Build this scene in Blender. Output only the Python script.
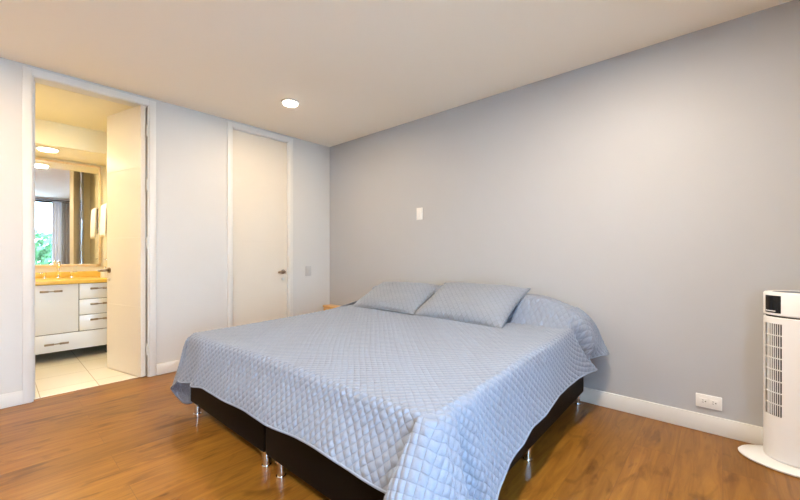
import bpy, bmesh, math, random
from mathutils import Vector, Matrix, noise
for o in list(bpy.data.objects):
    bpy.data.objects.remove(o)
S = bpy.context.scene
COL = S.collection
PI = math.pi

# ---------------------------------------------------------------- camera
cam = bpy.data.cameras.new('camera')
cam.sensor_width = 36.0
cam.lens = 36.0 * 361.0 / 800.0
cam.shift_y = 4.0 / 800.0
cam.clip_start = 0.02
co = bpy.data.objects.new('camera', cam)
co.location = (3.83, -2.93, 1.10)
co.rotation_euler = (PI / 2, 0, math.atan2(320, 361))
COL.objects.link(co)
S.camera = co

# ---------------------------------------------------------------- world, lights, exposure
w = bpy.data.worlds.new('sky')
S.world = w
w.use_nodes = True
bg = w.node_tree.nodes['Background']
bg.inputs[0].default_value = (0.42, 0.68, 1.0, 1)
bg.inputs[1].default_value = 19.0
S.view_settings.view_transform = 'Standard'
S.view_settings.look = 'None'
S.view_settings.gamma = 1
S.view_settings.use_curve_mapping = False
S.view_settings.exposure = 0.52

WARM = (1.0, 0.85, 0.66)
BATHW = (1.0, 0.90, 0.66)


def area(name, loc, rot, sx, sy, power, color, shape='RECTANGLE', portal=False, spread=PI):
    l = bpy.data.lights.new(name, 'AREA')
    l.shape = shape
    l.size = sx
    if shape in ('RECTANGLE', 'ELLIPSE'):
        l.size_y = sy
    l.energy = power
    l.color = color
    l.spread = spread
    if portal:
        l.cycles.is_portal = True
    o = bpy.data.objects.new(name, l)
    o.location = loc
    o.rotation_euler = rot
    COL.objects.link(o)
    return o


XR = 4.95      # right wall (window wall)
YB = -5.0      # rear wall, behind the camera
H = 2.5
WY0, WY1, WZ0, WZ1 = -3.70, -1.86, 0.30, 2.42
area('window_daylight', (XR + 0.09, (WY0 + WY1) / 2, (WZ0 + WZ1) / 2), (0, PI / 2, 0),
     WZ1 - WZ0, WY1 - WY0, 1, (1, 1, 1), portal=True)


# ---------------------------------------------------------------- materials
def mat(name, color, rough=0.5, metal=0.0, noise_amt=0.0, noise_scale=8.0, bump=0.0, bump_scale=60.0,
        spec=0.5, emit=None, emit_s=0.0, trans=0.0, sheen=0.0, coat=0.0):
    m = bpy.data.materials.new(name)
    m.use_nodes = True
    nt = m.node_tree
    b = nt.nodes['Principled BSDF']
    b.inputs['Base Color'].default_value = (*color, 1)
    b.inputs['Roughness'].default_value = rough
    b.inputs['Metallic'].default_value = metal
    b.inputs['Specular IOR Level'].default_value = spec
    b.inputs['Transmission Weight'].default_value = trans
    b.inputs['Sheen Weight'].default_value = sheen
    b.inputs['Coat Weight'].default_value = coat
    if emit:
        b.inputs['Emission Color'].default_value = (*emit, 1)
        b.inputs['Emission Strength'].default_value = emit_s
    tc = nt.nodes.new('ShaderNodeTexCoord')
    if noise_amt > 0:
        n = nt.nodes.new('ShaderNodeTexNoise')
        n.inputs['Scale'].default_value = noise_scale
        n.inputs['Detail'].default_value = 5
        nt.links.new(tc.outputs['Object'], n.inputs['Vector'])
        mr = nt.nodes.new('ShaderNodeMapRange')
        mr.inputs[3].default_value = 1 - noise_amt
        mr.inputs[4].default_value = 1 + noise_amt
        nt.links.new(n.outputs['Fac'], mr.inputs[0])
        mx = nt.nodes.new('ShaderNodeVectorMath')
        mx.operation = 'SCALE'
        mx.inputs[0].default_value = color
        nt.links.new(mr.outputs[0], mx.inputs['Scale'])
        nt.links.new(mx.outputs[0], b.inputs['Base Color'])
    if bump > 0:
        n = nt.nodes.new('ShaderNodeTexNoise')
        n.inputs['Scale'].default_value = bump_scale
        n.inputs['Detail'].default_value = 4
        nt.links.new(tc.outputs['Object'], n.inputs['Vector'])
        bp = nt.nodes.new('ShaderNodeBump')
        bp.inputs['Strength'].default_value = bump
        bp.inputs['Distance'].default_value = 0.004
        nt.links.new(n.outputs['Fac'], bp.inputs['Height'])
        nt.links.new(bp.outputs[0], b.inputs['Normal'])
    return m


def N(nt, t, **kw):
    n = nt.nodes.new(t)
    for k, v in kw.items():
        setattr(n, k, v)
    return n


def oak_floor():
    m = bpy.data.materials.new('oak_laminate')
    m.use_nodes = True
    nt = m.node_tree
    L = nt.links.new
    b = nt.nodes['Principled BSDF']
    tc = N(nt, 'ShaderNodeTexCoord')
    sep = N(nt, 'ShaderNodeSeparateXYZ')
    L(tc.outputs['Object'], sep.inputs[0])
    cmb = N(nt, 'ShaderNodeCombineXYZ')
    L(sep.outputs['Y'], cmb.inputs['X'])
    L(sep.outputs['X'], cmb.inputs['Y'])
    br = N(nt, 'ShaderNodeTexBrick')
    br.offset = 0.37
    br.inputs['Color1'].default_value = (0, 0, 0, 1)
    br.inputs['Color2'].default_value = (1, 1, 1, 1)
    br.inputs['Mortar'].default_value = (0.5, 0.5, 0.5, 1)
    br.inputs['Scale'].default_value = 1
    br.inputs['Mortar Size'].default_value = 0.0012
    br.inputs['Mortar Smooth'].default_value = 0.4
    br.inputs['Brick Width'].default_value = 1.25
    br.inputs['Row Height'].default_value = 0.192
    L(cmb.outputs[0], br.inputs['Vector'])
    # per-plank shift of the grain
    off = N(nt, 'ShaderNodeVectorMath', operation='SCALE')
    off.inputs['Scale'].default_value = 9.0
    L(br.outputs['Color'], off.inputs[0])
    add = N(nt, 'ShaderNodeVectorMath', operation='ADD')
    L(cmb.outputs[0], add.inputs[0])
    L(off.outputs[0], add.inputs[1])
    mp = N(nt, 'ShaderNodeMapping')
    mp.inputs['Scale'].default_value = (0.9, 9.0, 1)
    L(add.outputs[0], mp.inputs['Vector'])
    n1 = N(nt, 'ShaderNodeTexNoise')
    n1.inputs['Scale'].default_value = 2.4
    n1.inputs['Detail'].default_value = 7
    n1.inputs['Roughness'].default_value = 0.6
    n1.inputs['Distortion'].default_value = 1.1
    L(mp.outputs[0], n1.inputs['Vector'])
    mp2 = N(nt, 'ShaderNodeMapping')
    mp2.inputs['Scale'].default_value = (1.6, 4.5, 1)
    L(add.outputs[0], mp2.inputs['Vector'])
    n2 = N(nt, 'ShaderNodeTexNoise')          # knots and dark smudges
    n2.inputs['Scale'].default_value = 1.9
    n2.inputs['Detail'].default_value = 4
    n2.inputs['Distortion'].default_value = 1.6
    L(mp2.outputs[0], n2.inputs['Vector'])
    r1 = N(nt, 'ShaderNodeValToRGB')
    e = r1.color_ramp.elements
    e[0].position = 0.25
    e[0].color = (0.17, 0.062, 0.009, 1)
    e[1].position = 0.75
    e[1].color = (0.35, 0.157, 0.023, 1)
    L(n1.outputs['Fac'], r1.inputs['Fac'])
    r2 = N(nt, 'ShaderNodeValToRGB')
    e = r2.color_ramp.elements
    e[0].position = 0.56
    e[0].color = (1, 1, 1, 1)
    e[1].position = 0.72
    e[1].color = (0.45, 0.38, 0.32, 1)
    L(n2.outputs['Fac'], r2.inputs['Fac'])
    m1 = N(nt, 'ShaderNodeMix', data_type='RGBA', blend_type='MULTIPLY')
    m1.inputs['Factor'].default_value = 0.8
    L(r1.outputs[0], m1.inputs['A'])
    L(r2.outputs[0], m1.inputs['B'])
    pv = N(nt, 'ShaderNodeMapRange')
    pv.inputs[3].default_value = 0.86
    pv.inputs[4].default_value = 1.14
    L(br.outputs['Color'], pv.inputs[0])
    sc = N(nt, 'ShaderNodeVectorMath', operation='SCALE')
    L(m1.outputs['Result'], sc.inputs[0])
    L(pv.outputs[0], sc.inputs['Scale'])
    m2 = N(nt, 'ShaderNodeMix', data_type='RGBA')
    m2.inputs['B'].default_value = (0.16, 0.06, 0.02, 1)
    fm = N(nt, 'ShaderNodeMath', operation='MULTIPLY')
    fm.inputs[1].default_value = 0.7
    L(br.outputs['Fac'], fm.inputs[0])
    L(fm.outputs[0], m2.inputs['Factor'])
    L(sc.outputs[0], m2.inputs['A'])
    L(m2.outputs['Result'], b.inputs['Base Color'])
    b.inputs['Roughness'].default_value = 0.30
    b.inputs['Specular IOR Level'].default_value = 0.32
    bp = N(nt, 'ShaderNodeBump')
    bp.inputs['Strength'].default_value = 0.06
    bp.inputs['Distance'].default_value = 0.003
    L(n1.outputs['Fac'], bp.inputs['Height'])
    L(bp.outputs[0], b.inputs['Normal'])
    return m


def tile_floor():
    m = bpy.data.materials.new('cream_tile')
    m.use_nodes = True
    nt = m.node_tree
    L = nt.links.new
    b = nt.nodes['Principled BSDF']
    tc = N(nt, 'ShaderNodeTexCoord')
    mp = N(nt, 'ShaderNodeMapping')
    mp.inputs['Location'].default_value = (1.03, 2.34, 0)
    L(tc.outputs['Object'], mp.inputs['Vector'])
    br = N(nt, 'ShaderNodeTexBrick')
    br.offset = 0
    br.inputs['Color1'].default_value = (0.80, 0.72, 0.58, 1)
    br.inputs['Color2'].default_value = (0.84, 0.77, 0.64, 1)
    br.inputs['Mortar'].default_value = (0.52, 0.44, 0.33, 1)
    br.inputs['Scale'].default_value = 1
    br.inputs['Mortar Size'].default_value = 0.003
    br.inputs['Brick Width'].default_value = 0.40
    br.inputs['Row Height'].default_value = 0.35
    L(mp.outputs[0], br.inputs['Vector'])
    L(br.outputs['Color'], b.inputs['Base Color'])
    b.inputs['Roughness'].default_value = 0.2
    return m


def fabric(name, color, c2=None):
    m = mat(name, color, rough=0.9, spec=0.15, noise_amt=0.05, noise_scale=30, bump=0.25, bump_scale=420, sheen=0.15)
    return m


def quilt(name, color, cell, stitch_shade=0.80):
    m = fabric(name, color)
    nt = m.node_tree
    L = nt.links.new
    b = nt.nodes['Principled BSDF']
    uv = N(nt, 'ShaderNodeUVMap')
    sep = N(nt, 'ShaderNodeSeparateXYZ')
    L(uv.outputs[0], sep.inputs[0])
    prods = []
    for op in ('ADD', 'SUBTRACT'):
        a = N(nt, 'ShaderNodeMath', operation=op)
        L(sep.outputs['X'], a.inputs[0])
        L(sep.outputs['Y'], a.inputs[1])
        k = N(nt, 'ShaderNodeMath', operation='MULTIPLY')
        k.inputs[1].default_value = PI / math.sqrt(2) / cell
        L(a.outputs[0], k.inputs[0])
        sn = N(nt, 'ShaderNodeMath', operation='SINE')
        L(k.outputs[0], sn.inputs[0])
        ab = N(nt, 'ShaderNodeMath', operation='ABSOLUTE')
        L(sn.outputs[0], ab.inputs[0])
        prods.append(ab)
    mn = N(nt, 'ShaderNodeMath', operation='MULTIPLY')
    L(prods[0].outputs[0], mn.inputs[0])
    L(prods[1].outputs[0], mn.inputs[1])
    pw = N(nt, 'ShaderNodeMath', operation='POWER')
    pw.inputs[1].default_value = 0.45
    L(mn.outputs[0], pw.inputs[0])
    # small wrinkles inside the cells
    nz = N(nt, 'ShaderNodeTexNoise')
    nz.inputs['Scale'].default_value = 70
    nz.inputs['Detail'].default_value = 3
    L(uv.outputs[0], nz.inputs['Vector'])
    ad = N(nt, 'ShaderNodeMath', operation='MULTIPLY_ADD')
    ad.inputs[1].default_value = 0.35
    L(nz.outputs['Fac'], ad.inputs[0])
    L(pw.outputs[0], ad.inputs[2])
    bp = N(nt, 'ShaderNodeBump')
    bp.inputs['Strength'].default_value = 0.8
    bp.inputs['Distance'].default_value = 0.006
    L(ad.outputs[0], bp.inputs['Height'])
    old = b.inputs['Normal'].links[0].from_node
    L(bp.outputs[0], old.inputs['Normal'])
    # thread tone plus groove shade, painted dark along the quilting lines
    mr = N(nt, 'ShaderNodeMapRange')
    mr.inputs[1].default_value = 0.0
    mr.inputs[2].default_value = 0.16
    mr.inputs[3].default_value = stitch_shade
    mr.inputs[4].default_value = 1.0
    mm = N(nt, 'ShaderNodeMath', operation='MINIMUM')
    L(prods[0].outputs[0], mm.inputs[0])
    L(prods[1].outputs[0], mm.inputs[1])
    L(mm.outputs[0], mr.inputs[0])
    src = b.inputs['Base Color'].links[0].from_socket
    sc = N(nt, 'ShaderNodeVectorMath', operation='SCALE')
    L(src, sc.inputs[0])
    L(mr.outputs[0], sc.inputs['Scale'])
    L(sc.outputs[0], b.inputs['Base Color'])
    return m


def wood(name, c1, c2, scale=3.0):
    m = bpy.data.materials.new(name)
    m.use_nodes = True
    nt = m.node_tree
    L = nt.links.new
    b = nt.nodes['Principled BSDF']
    tc = N(nt, 'ShaderNodeTexCoord')
    mp = N(nt, 'ShaderNodeMapping')
    mp.inputs['Scale'].default_value = (1, 10, 10)
    L(tc.outputs['Object'], mp.inputs['Vector'])
    n = N(nt, 'ShaderNodeTexNoise')
    n.inputs['Scale'].default_value = scale
    n.inputs['Detail'].default_value = 6
    L(mp.outputs[0], n.inputs['Vector'])
    r = N(nt, 'ShaderNodeValToRGB')
    r.color_ramp.elements[0].color = (*c1, 1)
    r.color_ramp.elements[0].position = 0.3
    r.color_ramp.elements[1].color = (*c2, 1)
    r.color_ramp.elements[1].position = 0.7
    L(n.outputs['Fac'], r.inputs['Fac'])
    L(r.outputs[0], b.inputs['Base Color'])
    b.inputs['Roughness'].default_value = 0.4
    return m


M = {}
M['white_wall'] = mat('white_wall_paint', (0.615, 0.595, 0.565), 0.6, bump=0.08, bump_scale=90, noise_amt=0.01)
M['grey_wall'] = mat('grey_wall_paint', (0.43, 0.43, 0.44), 0.55, bump=0.08, bump_scale=90, noise_amt=0.012)
M['ceiling'] = mat('ceiling_paint', (0.95, 0.885, 0.77), 0.8, bump=0.05, bump_scale=90)
M['bath_wall'] = mat('bathroom_wall_paint', (0.80, 0.72, 0.51), 0.5, noise_amt=0.01)
M['trim'] = mat('white_trim', (0.71, 0.685, 0.64), 0.4, noise_amt=0.01)
M['door'] = mat('door_lacquer', (0.70, 0.63, 0.53), 0.4, noise_amt=0.01)
M['oak'] = oak_floor()
M['tile'] = tile_floor()
M['cover'] = quilt('blue_quilted_cotton', (0.235, 0.272, 0.350), 0.030, 0.86)
M['sham'] = quilt('blue_grey_quilted_cotton', (0.245, 0.272, 0.325), 0.033, 0.68)
M['piping'] = fabric('piping_cotton', (0.16, 0.19, 0.24))
M['hem'] = fabric('hem_binding_cotton', (0.24, 0.28, 0.36))
M['leather'] = mat('dark_faux_leather', (0.006, 0.005, 0.005), 0.55, spec=0.08, bump=0.3, bump_scale=250, noise_amt=0.05)
M['mattress'] = fabric('mattress_cloth', (0.75, 0.74, 0.72))
M['chrome'] = mat('chrome', (0.8, 0.8, 0.8), 0.12, metal=1, noise_amt=0.01)
M['brushed'] = mat('brushed_brown_metal', (0.32, 0.25, 0.19), 0.3, metal=1, noise_amt=0.02)
M['steel'] = mat('hinge_steel', (0.7, 0.68, 0.64), 0.35, metal=1, noise_amt=0.02)
M['white_plastic'] = mat('white_plastic', (0.80, 0.79, 0.77), 0.35, noise_amt=0.005)
M['fan_white'] = mat('fan_white_plastic', (0.80, 0.79, 0.78), 0.3, noise_amt=0.005)
M['fan_slot'] = mat('fan_slot_dark', (0.02, 0.018, 0.018), 0.7, noise_amt=0.02)
M['black_glass'] = mat('black_display', (0.008, 0.008, 0.01), 0.12, noise_amt=0.02)
M['marking'] = mat('pale_marking', (0.75, 0.75, 0.75), 0.5, noise_amt=0.01)
M['cabinet'] = mat('white_cabinet_lacquer', (0.76, 0.76, 0.77), 0.3, noise_amt=0.005)
M['gap'] = mat('shadow_gap', (0.04, 0.035, 0.035), 0.7, noise_amt=0.02)
M['counter'] = mat('ochre_marble', (0.80, 0.50, 0.10), 0.2, noise_amt=0.25, noise_scale=14)
M['mirror'] = mat('mirror_silver', (0.93, 0.93, 0.93), 0.005, metal=1)
M['mirror_frame'] = wood('pale_maple', (0.70, 0.50, 0.26), (0.82, 0.63, 0.38))
M['towel'] = mat('white_terry', (0.9, 0.88, 0.84), 0.95, bump=0.6, bump_scale=300, noise_amt=0.02)
M['switch_grey'] = mat('grey_switch_plastic', (0.52, 0.51, 0.50), 0.4, noise_amt=0.01)
M['glass'] = mat('clear_glass', (1, 1, 1), 0.02, trans=1.0)
M['night_wood'] = wood('honey_pine', (0.62, 0.33, 0.10), (0.75, 0.44, 0.16))
M['curtain'] = fabric('grey_curtain', (0.27, 0.26, 0.26))
M['sheer'] = fabric('pale_blue_curtain', (0.62, 0.70, 0.84))
M['alu'] = mat('dark_aluminium', (0.10, 0.10, 0.11), 0.4, metal=0.8, noise_amt=0.02)
M['bark'] = mat('bark', (0.09, 0.06, 0.04), 0.9, bump=0.8, bump_scale=20, noise_amt=0.2)
M['leaf'] = mat('foliage', (0.045, 0.13, 0.035), 0.7, noise_amt=0.5, noise_scale=5)
M['grass'] = mat('lawn_grass', (0.10, 0.17, 0.06), 0.9, noise_amt=0.3, noise_scale=2)
M['bounce_pale'] = mat('pale_bounce_ground', (0.66, 0.60, 0.52), 0.8, noise_amt=0.1)  # kept pale to throw skylight up through the window
M['lamp_on'] = mat('lit_diffuser', (1, 1, 1), 0.5, emit=(1.0, 0.88, 0.70), emit_s=14)
M['bath_lamp_on'] = mat('lit_bathroom_diffuser', (1, 1, 1), 0.5, emit=(1.0, 0.86, 0.60), emit_s=12)


# ---------------------------------------------------------------- mesh helpers
def box(bm, x0, x1, y0, y1, z0, z1, bev=0.0, seg=2):
    vs = [bm.verts.new((x, y, z)) for x in (x0, x1) for y in (y0, y1) for z in (z0, z1)]
    idx = [(0, 1, 3, 2), (4, 6, 7, 5), (0, 4, 5, 1), (2, 3, 7, 6), (0, 2, 6, 4), (1, 5, 7, 3)]
    fs = [bm.faces.new([vs[i] for i in f]) for f in idx]
    if bev > 0:
        es = set()
        for f in fs:
            es.update(f.edges)
        bmesh.ops.bevel(bm, geom=list(es), offset=bev, segments=seg, profile=0.5, affect='EDGES')


def cyl(bm, p0, p1, r0, r1=None, n=24, cap=True):
    r1 = r0 if r1 is None else r1
    p0, p1 = Vector(p0), Vector(p1)
    d = (p1 - p0).normalized()
    a = d.orthogonal().normalized()
    b = d.cross(a)
    rings = []
    for p, r in ((p0, r0), (p1, r1)):
        rings.append([bm.verts.new(p + (a * math.cos(2 * PI * i / n) + b * math.sin(2 * PI * i / n)) * r) for i in range(n)])
    for i in range(n):
        bm.faces.new((rings[0][i], rings[0][(i + 1) % n], rings[1][(i + 1) % n], rings[1][i]))
    if cap:
        bm.faces.new(rings[0][::-1])
        bm.faces.new(rings[1])


def tube(bm, pts, r, n=12):
    pts = [Vector(p) for p in pts]
    rings = []
    prev = None
    for i, p in enumerate(pts):
        d = (pts[min(i + 1, len(pts) - 1)] - pts[max(i - 1, 0)]).normalized()
        a = d.orthogonal().normalized() if prev is None else (prev - d * prev.dot(d)).normalized()
        prev = a
        b = d.cross(a)
        rr = r[i] if isinstance(r, (list, tuple)) else r
        rings.append([bm.verts.new(p + (a * math.cos(2 * PI * k / n) + b * math.sin(2 * PI * k / n)) * rr) for k in range(n)])
    for i in range(len(rings) - 1):
        for k in range(n):
            bm.faces.new((rings[i][k], rings[i][(k + 1) % n], rings[i + 1][(k + 1) % n], rings[i + 1][k]))
    bm.faces.new(rings[0][::-1])
    bm.faces.new(rings[-1])


def lathe(bm, prof, n=48, sx=1.0, sy=1.0, center=(0, 0)):
    rings = []
    for r, z in prof:
        if r < 1e-6:
            rings.append([bm.verts.new((center[0], center[1], z))])
        else:
            rings.append([bm.verts.new((center[0] + sx * r * math.cos(2 * PI * i / n), center[1] + sy * r * math.sin(2 * PI * i / n), z)) for i in range(n)])
    for a, b in zip(rings[:-1], rings[1:]):
        for i in range(n):
            j = (i + 1) % n
            if len(a) == 1 and len(b) == 1:
                continue
            if len(a) == 1:
                bm.faces.new((a[0], b[j], b[i]))
            elif len(b) == 1:
                bm.faces.new((a[i], a[j], b[0]))
            else:
                bm.faces.new((a[i], a[j], b[j], b[i]))


def obj(name, bm, m, parent=None, smooth=False, angle=None):
    bmesh.ops.recalc_face_normals(bm, faces=bm.faces)
    me = bpy.data.meshes.new(name)
    bm.to_mesh(me)
    bm.free()
    me.materials.append(M[m] if isinstance(m, str) else m)
    if smooth or angle:
        for p in me.polygons:
            p.use_smooth = True
        if angle:
            me.set_sharp_from_angle(angle=math.radians(angle))
    o = bpy.data.objects.new(name, me)
    COL.objects.link(o)
    if parent:
        o.parent = parent
    return o


def BM():
    return bmesh.new()


def bobj(name, dims, m, parent=None, bev=0.0):
    bm = BM()
    box(bm, *dims, bev=bev)
    return obj(name, bm, m, parent, angle=35 if bev else None)


def tag(o, label=None, cat=None, group=None, kind=None):
    if label:
        o['label'] = label
    if cat:
        o['category'] = cat
    if group:
        o['group'] = group
    if kind:
        o['kind'] = kind
    return o


def empty(name, loc=(0, 0, 0), rz=0.0, **kw):
    o = bpy.data.objects.new(name, None)
    o.empty_display_size = 0.1
    COL.objects.link(o)
    o.location = loc
    o.rotation_euler = (0, 0, rz)
    return tag(o, **kw)


def struct(name, boxes, m, bev=0.0):
    bm = BM()
    for b in boxes:
        box(bm, *b, bev=bev)
    return tag(obj(name, bm, m, angle=35 if bev else None), kind='structure')


# ---------------------------------------------------------------- room shell
T = 0.12
D1a, D1b, DZ = -2.745, -1.992, 2.440       # rough openings in the left wall
D2a, D2b = -1.275, -0.590
struct('floor', [(-0.055, XR, YB, 0, -0.1, 0)], 'oak')
struct('ceiling', [(0, XR, YB, 0, H, H + 0.1)], 'ceiling')
struct('wall_left', [(-T, 0, YB - T, D1a, -0.1, H + 0.1), (-T, 0, D1b, D2a, -0.1, H + 0.1), (-T, 0, D2b, T, -0.1, H + 0.1),
                     (-T, 0, D1a, D1b, DZ, H + 0.1), (-T, 0, D2a, D2b, DZ, H + 0.1)], 'white_wall')
struct('wall_back', [(0, XR + T, 0, T, -0.1, H + 0.1)], 'grey_wall')
struct('wall_rear', [(0, XR + T, YB - T, YB, -0.1, H + 0.1)], 'white_wall')
struct('wall_right', [(XR, XR + T, WY1, 0, -0.1, H + 0.1), (XR, XR + T, YB, WY0, -0.1, H + 0.1),
                      (XR, XR + T, WY0, WY1, -0.1, WZ0), (XR, XR + T, WY0, WY1, WZ1, H + 0.1)], 'white_wall')
struct('baseboard_back', [(0, XR, -0.014, 0, 0, 0.108)], 'trim', bev=0.003)
struct('baseboard_left', [(0, 0.014, YB, -2.785, 0, 0.10), (0, 0.014, -1.948, -1.318, 0, 0.10), (0, 0.014, -0.545, -0.014, 0, 0.10)], 'trim', bev=0.003)
struct('baseboard_right', [(XR - 0.014, XR, YB, -0.014, 0, 0.10)], 'trim', bev=0.003)
struct('baseboard_rear', [(0.014, XR - 0.014, YB, YB + 0.014, 0, 0.10)], 'trim', bev=0.003)

# window with frame and panes
win = empty('window_1', (XR, 0, 0), kind='structure')
bm = BM()
for (a, b, c, d) in ((WY0, WY1, WZ0, WZ0 + 0.05), (WY0, WY1, WZ1 - 0.05, WZ1), (WY0, WY0 + 0.05, WZ0, WZ1), (WY1 - 0.05, WY1, WZ0, WZ1),
                     (-2.85, -2.79, WZ0, WZ1)):
    box(bm, 0.02, 0.07, a, b, c, d, bev=0.004)
obj('window_frame', bm, 'alu', win)
for a, b in ((WY0 + 0.05, -2.85), (-2.79, WY1 - 0.05)):
    bobj('pane', (0.04, 0.046, a, b, WZ0 + 0.05, WZ1 - 0.05), 'glass', win)


def curtain(name, y0, y1, m, label, amp, n):
    bm = BM()
    nz = 24
    pts = []
    k = n * 14
    for j in range(nz + 1):
        z = 0.03 + (2.40 - 0.03) * j / nz
        row = []
        for i in range(k + 1):
            t = i / k
            y = y0 + (y1 - y0) * t
            x = XR - 0.10 - amp * math.sin(2 * PI * n * t + 0.6 * math.sin(3 * t)) * (1 - 0.25 * j / nz) + 0.008 * math.sin(5 * t + j * .4)
            row.append(bm.verts.new((x, y, z)))
        pts.append(row)
    for j in range(nz):
        for i in range(k):
            bm.faces.new((pts[j][i], pts[j][i + 1], pts[j + 1][i + 1], pts[j + 1][i]))
    o = obj(name, bm, m, smooth=True)
    so = o.modifiers.new('thickness', 'SOLIDIFY')
    so.thickness = 0.002
    return tag(o, label, 'curtain')


curtain('sheer_curtain', -1.96, -1.79, 'sheer', 'pale blue curtain beside the bright window, reflected in the bathroom mirror', 0.02, 3)
curtain('curtain', -1.775, -1.38, 'curtain', 'grey curtain panel right of the pale one in the mirror reflection', 0.03, 6)
rail = BM()
cyl(rail, (XR - 0.10, WY0 - 0.2, 2.43), (XR - 0.10, -1.30, 2.43), 0.013)
tag(obj('curtain_rail', rail, 'alu', smooth=True), 'dark round curtain rail above the window, holding the curtains', 'curtain rail')

# ---------------------------------------------------------------- doors
def casing(parent, ya, yb):
    """white frame round the opening ya..yb, flat casing on the room side plus the lining"""
    bm = BM()
    w, p = 0.042, 0.014
    box(bm, 0, p, ya - w, ya + 0.010, 0, DZ + w - 0.004, bev=0.003)
    box(bm, 0, p, yb - 0.010, yb + w, 0, DZ + w - 0.004, bev=0.003)
    box(bm, 0, p, ya + 0.010, yb - 0.010, DZ - 0.014, DZ + w - 0.004, bev=0.003)
    box(bm, -T, 0, ya, ya + 0.018, 0, DZ, bev=0.001)
    box(bm, -T, 0, yb - 0.018, yb, 0, DZ, bev=0.001)
    box(bm, -T, 0, ya, yb, DZ - 0.018, DZ, bev=0.001)
    # stop strip
    box(bm, -T, -0.075, ya + 0.018, ya + 0.03, 0, DZ - 0.018)
    if parent.name.startswith('door_2'):
        box(bm, -T, -0.075, yb - 0.03, yb - 0.018, 0, DZ - 0.018)
    return obj('door_frame', bm, 'trim', parent, angle=35)


def leaf_mesh(length, height, t=0.04):
    """leaf along local -y from the hinge (origin), front face at x=0, with three fine horizontal grooves"""
    bm = BM()
    zs = [0.62, 1.24, 1.86]
    e = [0.0] + zs + [height]
    for a, b in zip(e[:-1], e[1:]):
        box(bm, -t + 0.0, 0, -length, 0, a + (0.0015 if a else 0), b - (0.0015 if b < height else 0), bev=0.0012, seg=1)
    box(bm, -t + 0.002, -0.002, -length + 0.002, -0.002, 0.01, height - 0.01)
    return bm


def lever(parent, y, z, flip=1):
    r = BM()
    cyl(r, (0, y, z), (0.008, y, z), 0.025, n=32)
    h = obj('handle', r, 'brushed', parent, smooth=False, angle=40)
    tag(h, 'brown metal lever handle')
    b = BM()
    tube(b, [(0.006, y, z), (0.045, y, z), (0.052, y + 0.010 * flip, z), (0.054, y + 0.04 * flip, z - 0.002), (0.052, y + 0.085 * flip, z - 0.004)], [0.012, 0.011, 0.012, 0.011, 0.009], n=12)
    obj('lever', b, 'brushed', h, smooth=True)
    k = BM()
    cyl(k, (0, y, z - 0.085), (0.007, y, z - 0.085), 0.016, n=24)
    obj('lock_rosette', k, 'steel', h, angle=40)


door2 = empty('door_2', (0, 0, 0), kind='structure')
casing(door2, D2a, D2b)
lf2 = obj('door_leaf', leaf_mesh(D2b - D2a - 0.042, DZ - 0.03), 'door', door2, angle=35)
lf2.location = (-0.022, D2b - 0.021, 0.008)
lever(lf2, -0.052, 0.885, -1)

door1 = empty('door_1', (0, 0, 0), kind='structure')
casing(door1, D1a, D1b)
lf1 = obj('door_leaf', leaf_mesh(0.585, DZ - 0.03), 'door', door1, angle=35)
lf1.location = (-0.004, -2.062, 0.010)
lf1.rotation_euler = (0, 0, math.radians(-76.0))
lever(lf1, -0.535, 0.935, -1)
for zz in (0.25, 1.20, 1.72, 2.20):
    hb = BM()
    cyl(hb, (0.004, -2.017, zz - 0.05), (0.004, -2.017, zz + 0.05), 0.006, n=12)
    box(hb, -0.028, 0.0, -2.0125, -2.0102, zz - 0.05, zz + 0.05)
    obj('hinge', hb, 'trim', door1)

# ---------------------------------------------------------------- bathroom
BX, BL, BR, BH = -1.84, -3.45, -1.925, 2.42
struct('floor_bathroom', [(BX - 0.1, -0.055, BL, BR, -0.1, 0.004)], 'tile')
struct('ceiling_bathroom', [(BX - 0.1, -T, BL, BR, BH, BH + 0.1)], 'bath_wall')
struct('wall_bathroom_back', [(BX - 0.1, BX, BL - 0.1, BR + 0.1, -0.1, BH + 0.1)], 'bath_wall')
struct('wall_bathroom_left', [(BX, -T, BL - 0.1, BL, -0.1, BH + 0.1)], 'bath_wall')
struct('wall_bathroom_right', [(BX, -T, BR, BR + 0.1, -0.1, BH + 0.1)], 'bath_wall')
struct('wall_bathroom_front', [(-T - 0.01, -T, BL, D1a - 0.0, 0, BH), (-T - 0.01, -T, D1b, BR, 0, BH)], 'bath_wall')
struct('ceiling_bathroom_soffit', [(BX, -1.16, BL, BR, 2.185, BH)], 'bath_wall')

van = empty('vanity_cabinet', (-1.22, -2.6, 0), label='white lacquered vanity cabinet with drawers, standing on short black feet in the bathroom', cat='cabinet')
# local: x = X + 1.22, y = Y + 2.6
bobj('body', (-0.60, -0.020, -0.78, 0.655, 0.105, 0.788), 'gap', van, bev=0.002)
DIV = 0.272
ZB = 0.285


def pull(parent, yc, z, w):
    b = BM()
    tube(b, [(0, yc - w / 2 + 0.012, z), (0.022, yc - w / 2 + 0.012, z), (0.024, yc - w / 2 + 0.02, z), (0.024, yc + w / 2 - 0.02, z), (0.022, yc + w / 2 - 0.012, z), (0, yc + w / 2 - 0.012, z)], 0.006, n=8)
    cyl(b, (0.024, yc - w / 2, z), (0.024, yc - w * 0.12, z), 0.0105, n=10)
    cyl(b, (0.024, yc + w * 0.12, z), (0.024, yc + w / 2, z), 0.0105, n=10)
    obj('pull_handle', b, 'brushed', parent, smooth=True)


def front(name, y0, y1, z0, z1, hy, hz, hw=0.13):
    f = bobj(name, (-0.018, 0.0, y0, y1, z0, z1), 'cabinet', van, bev=0.002)
    pull(f, hy, hz, hw)


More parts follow.
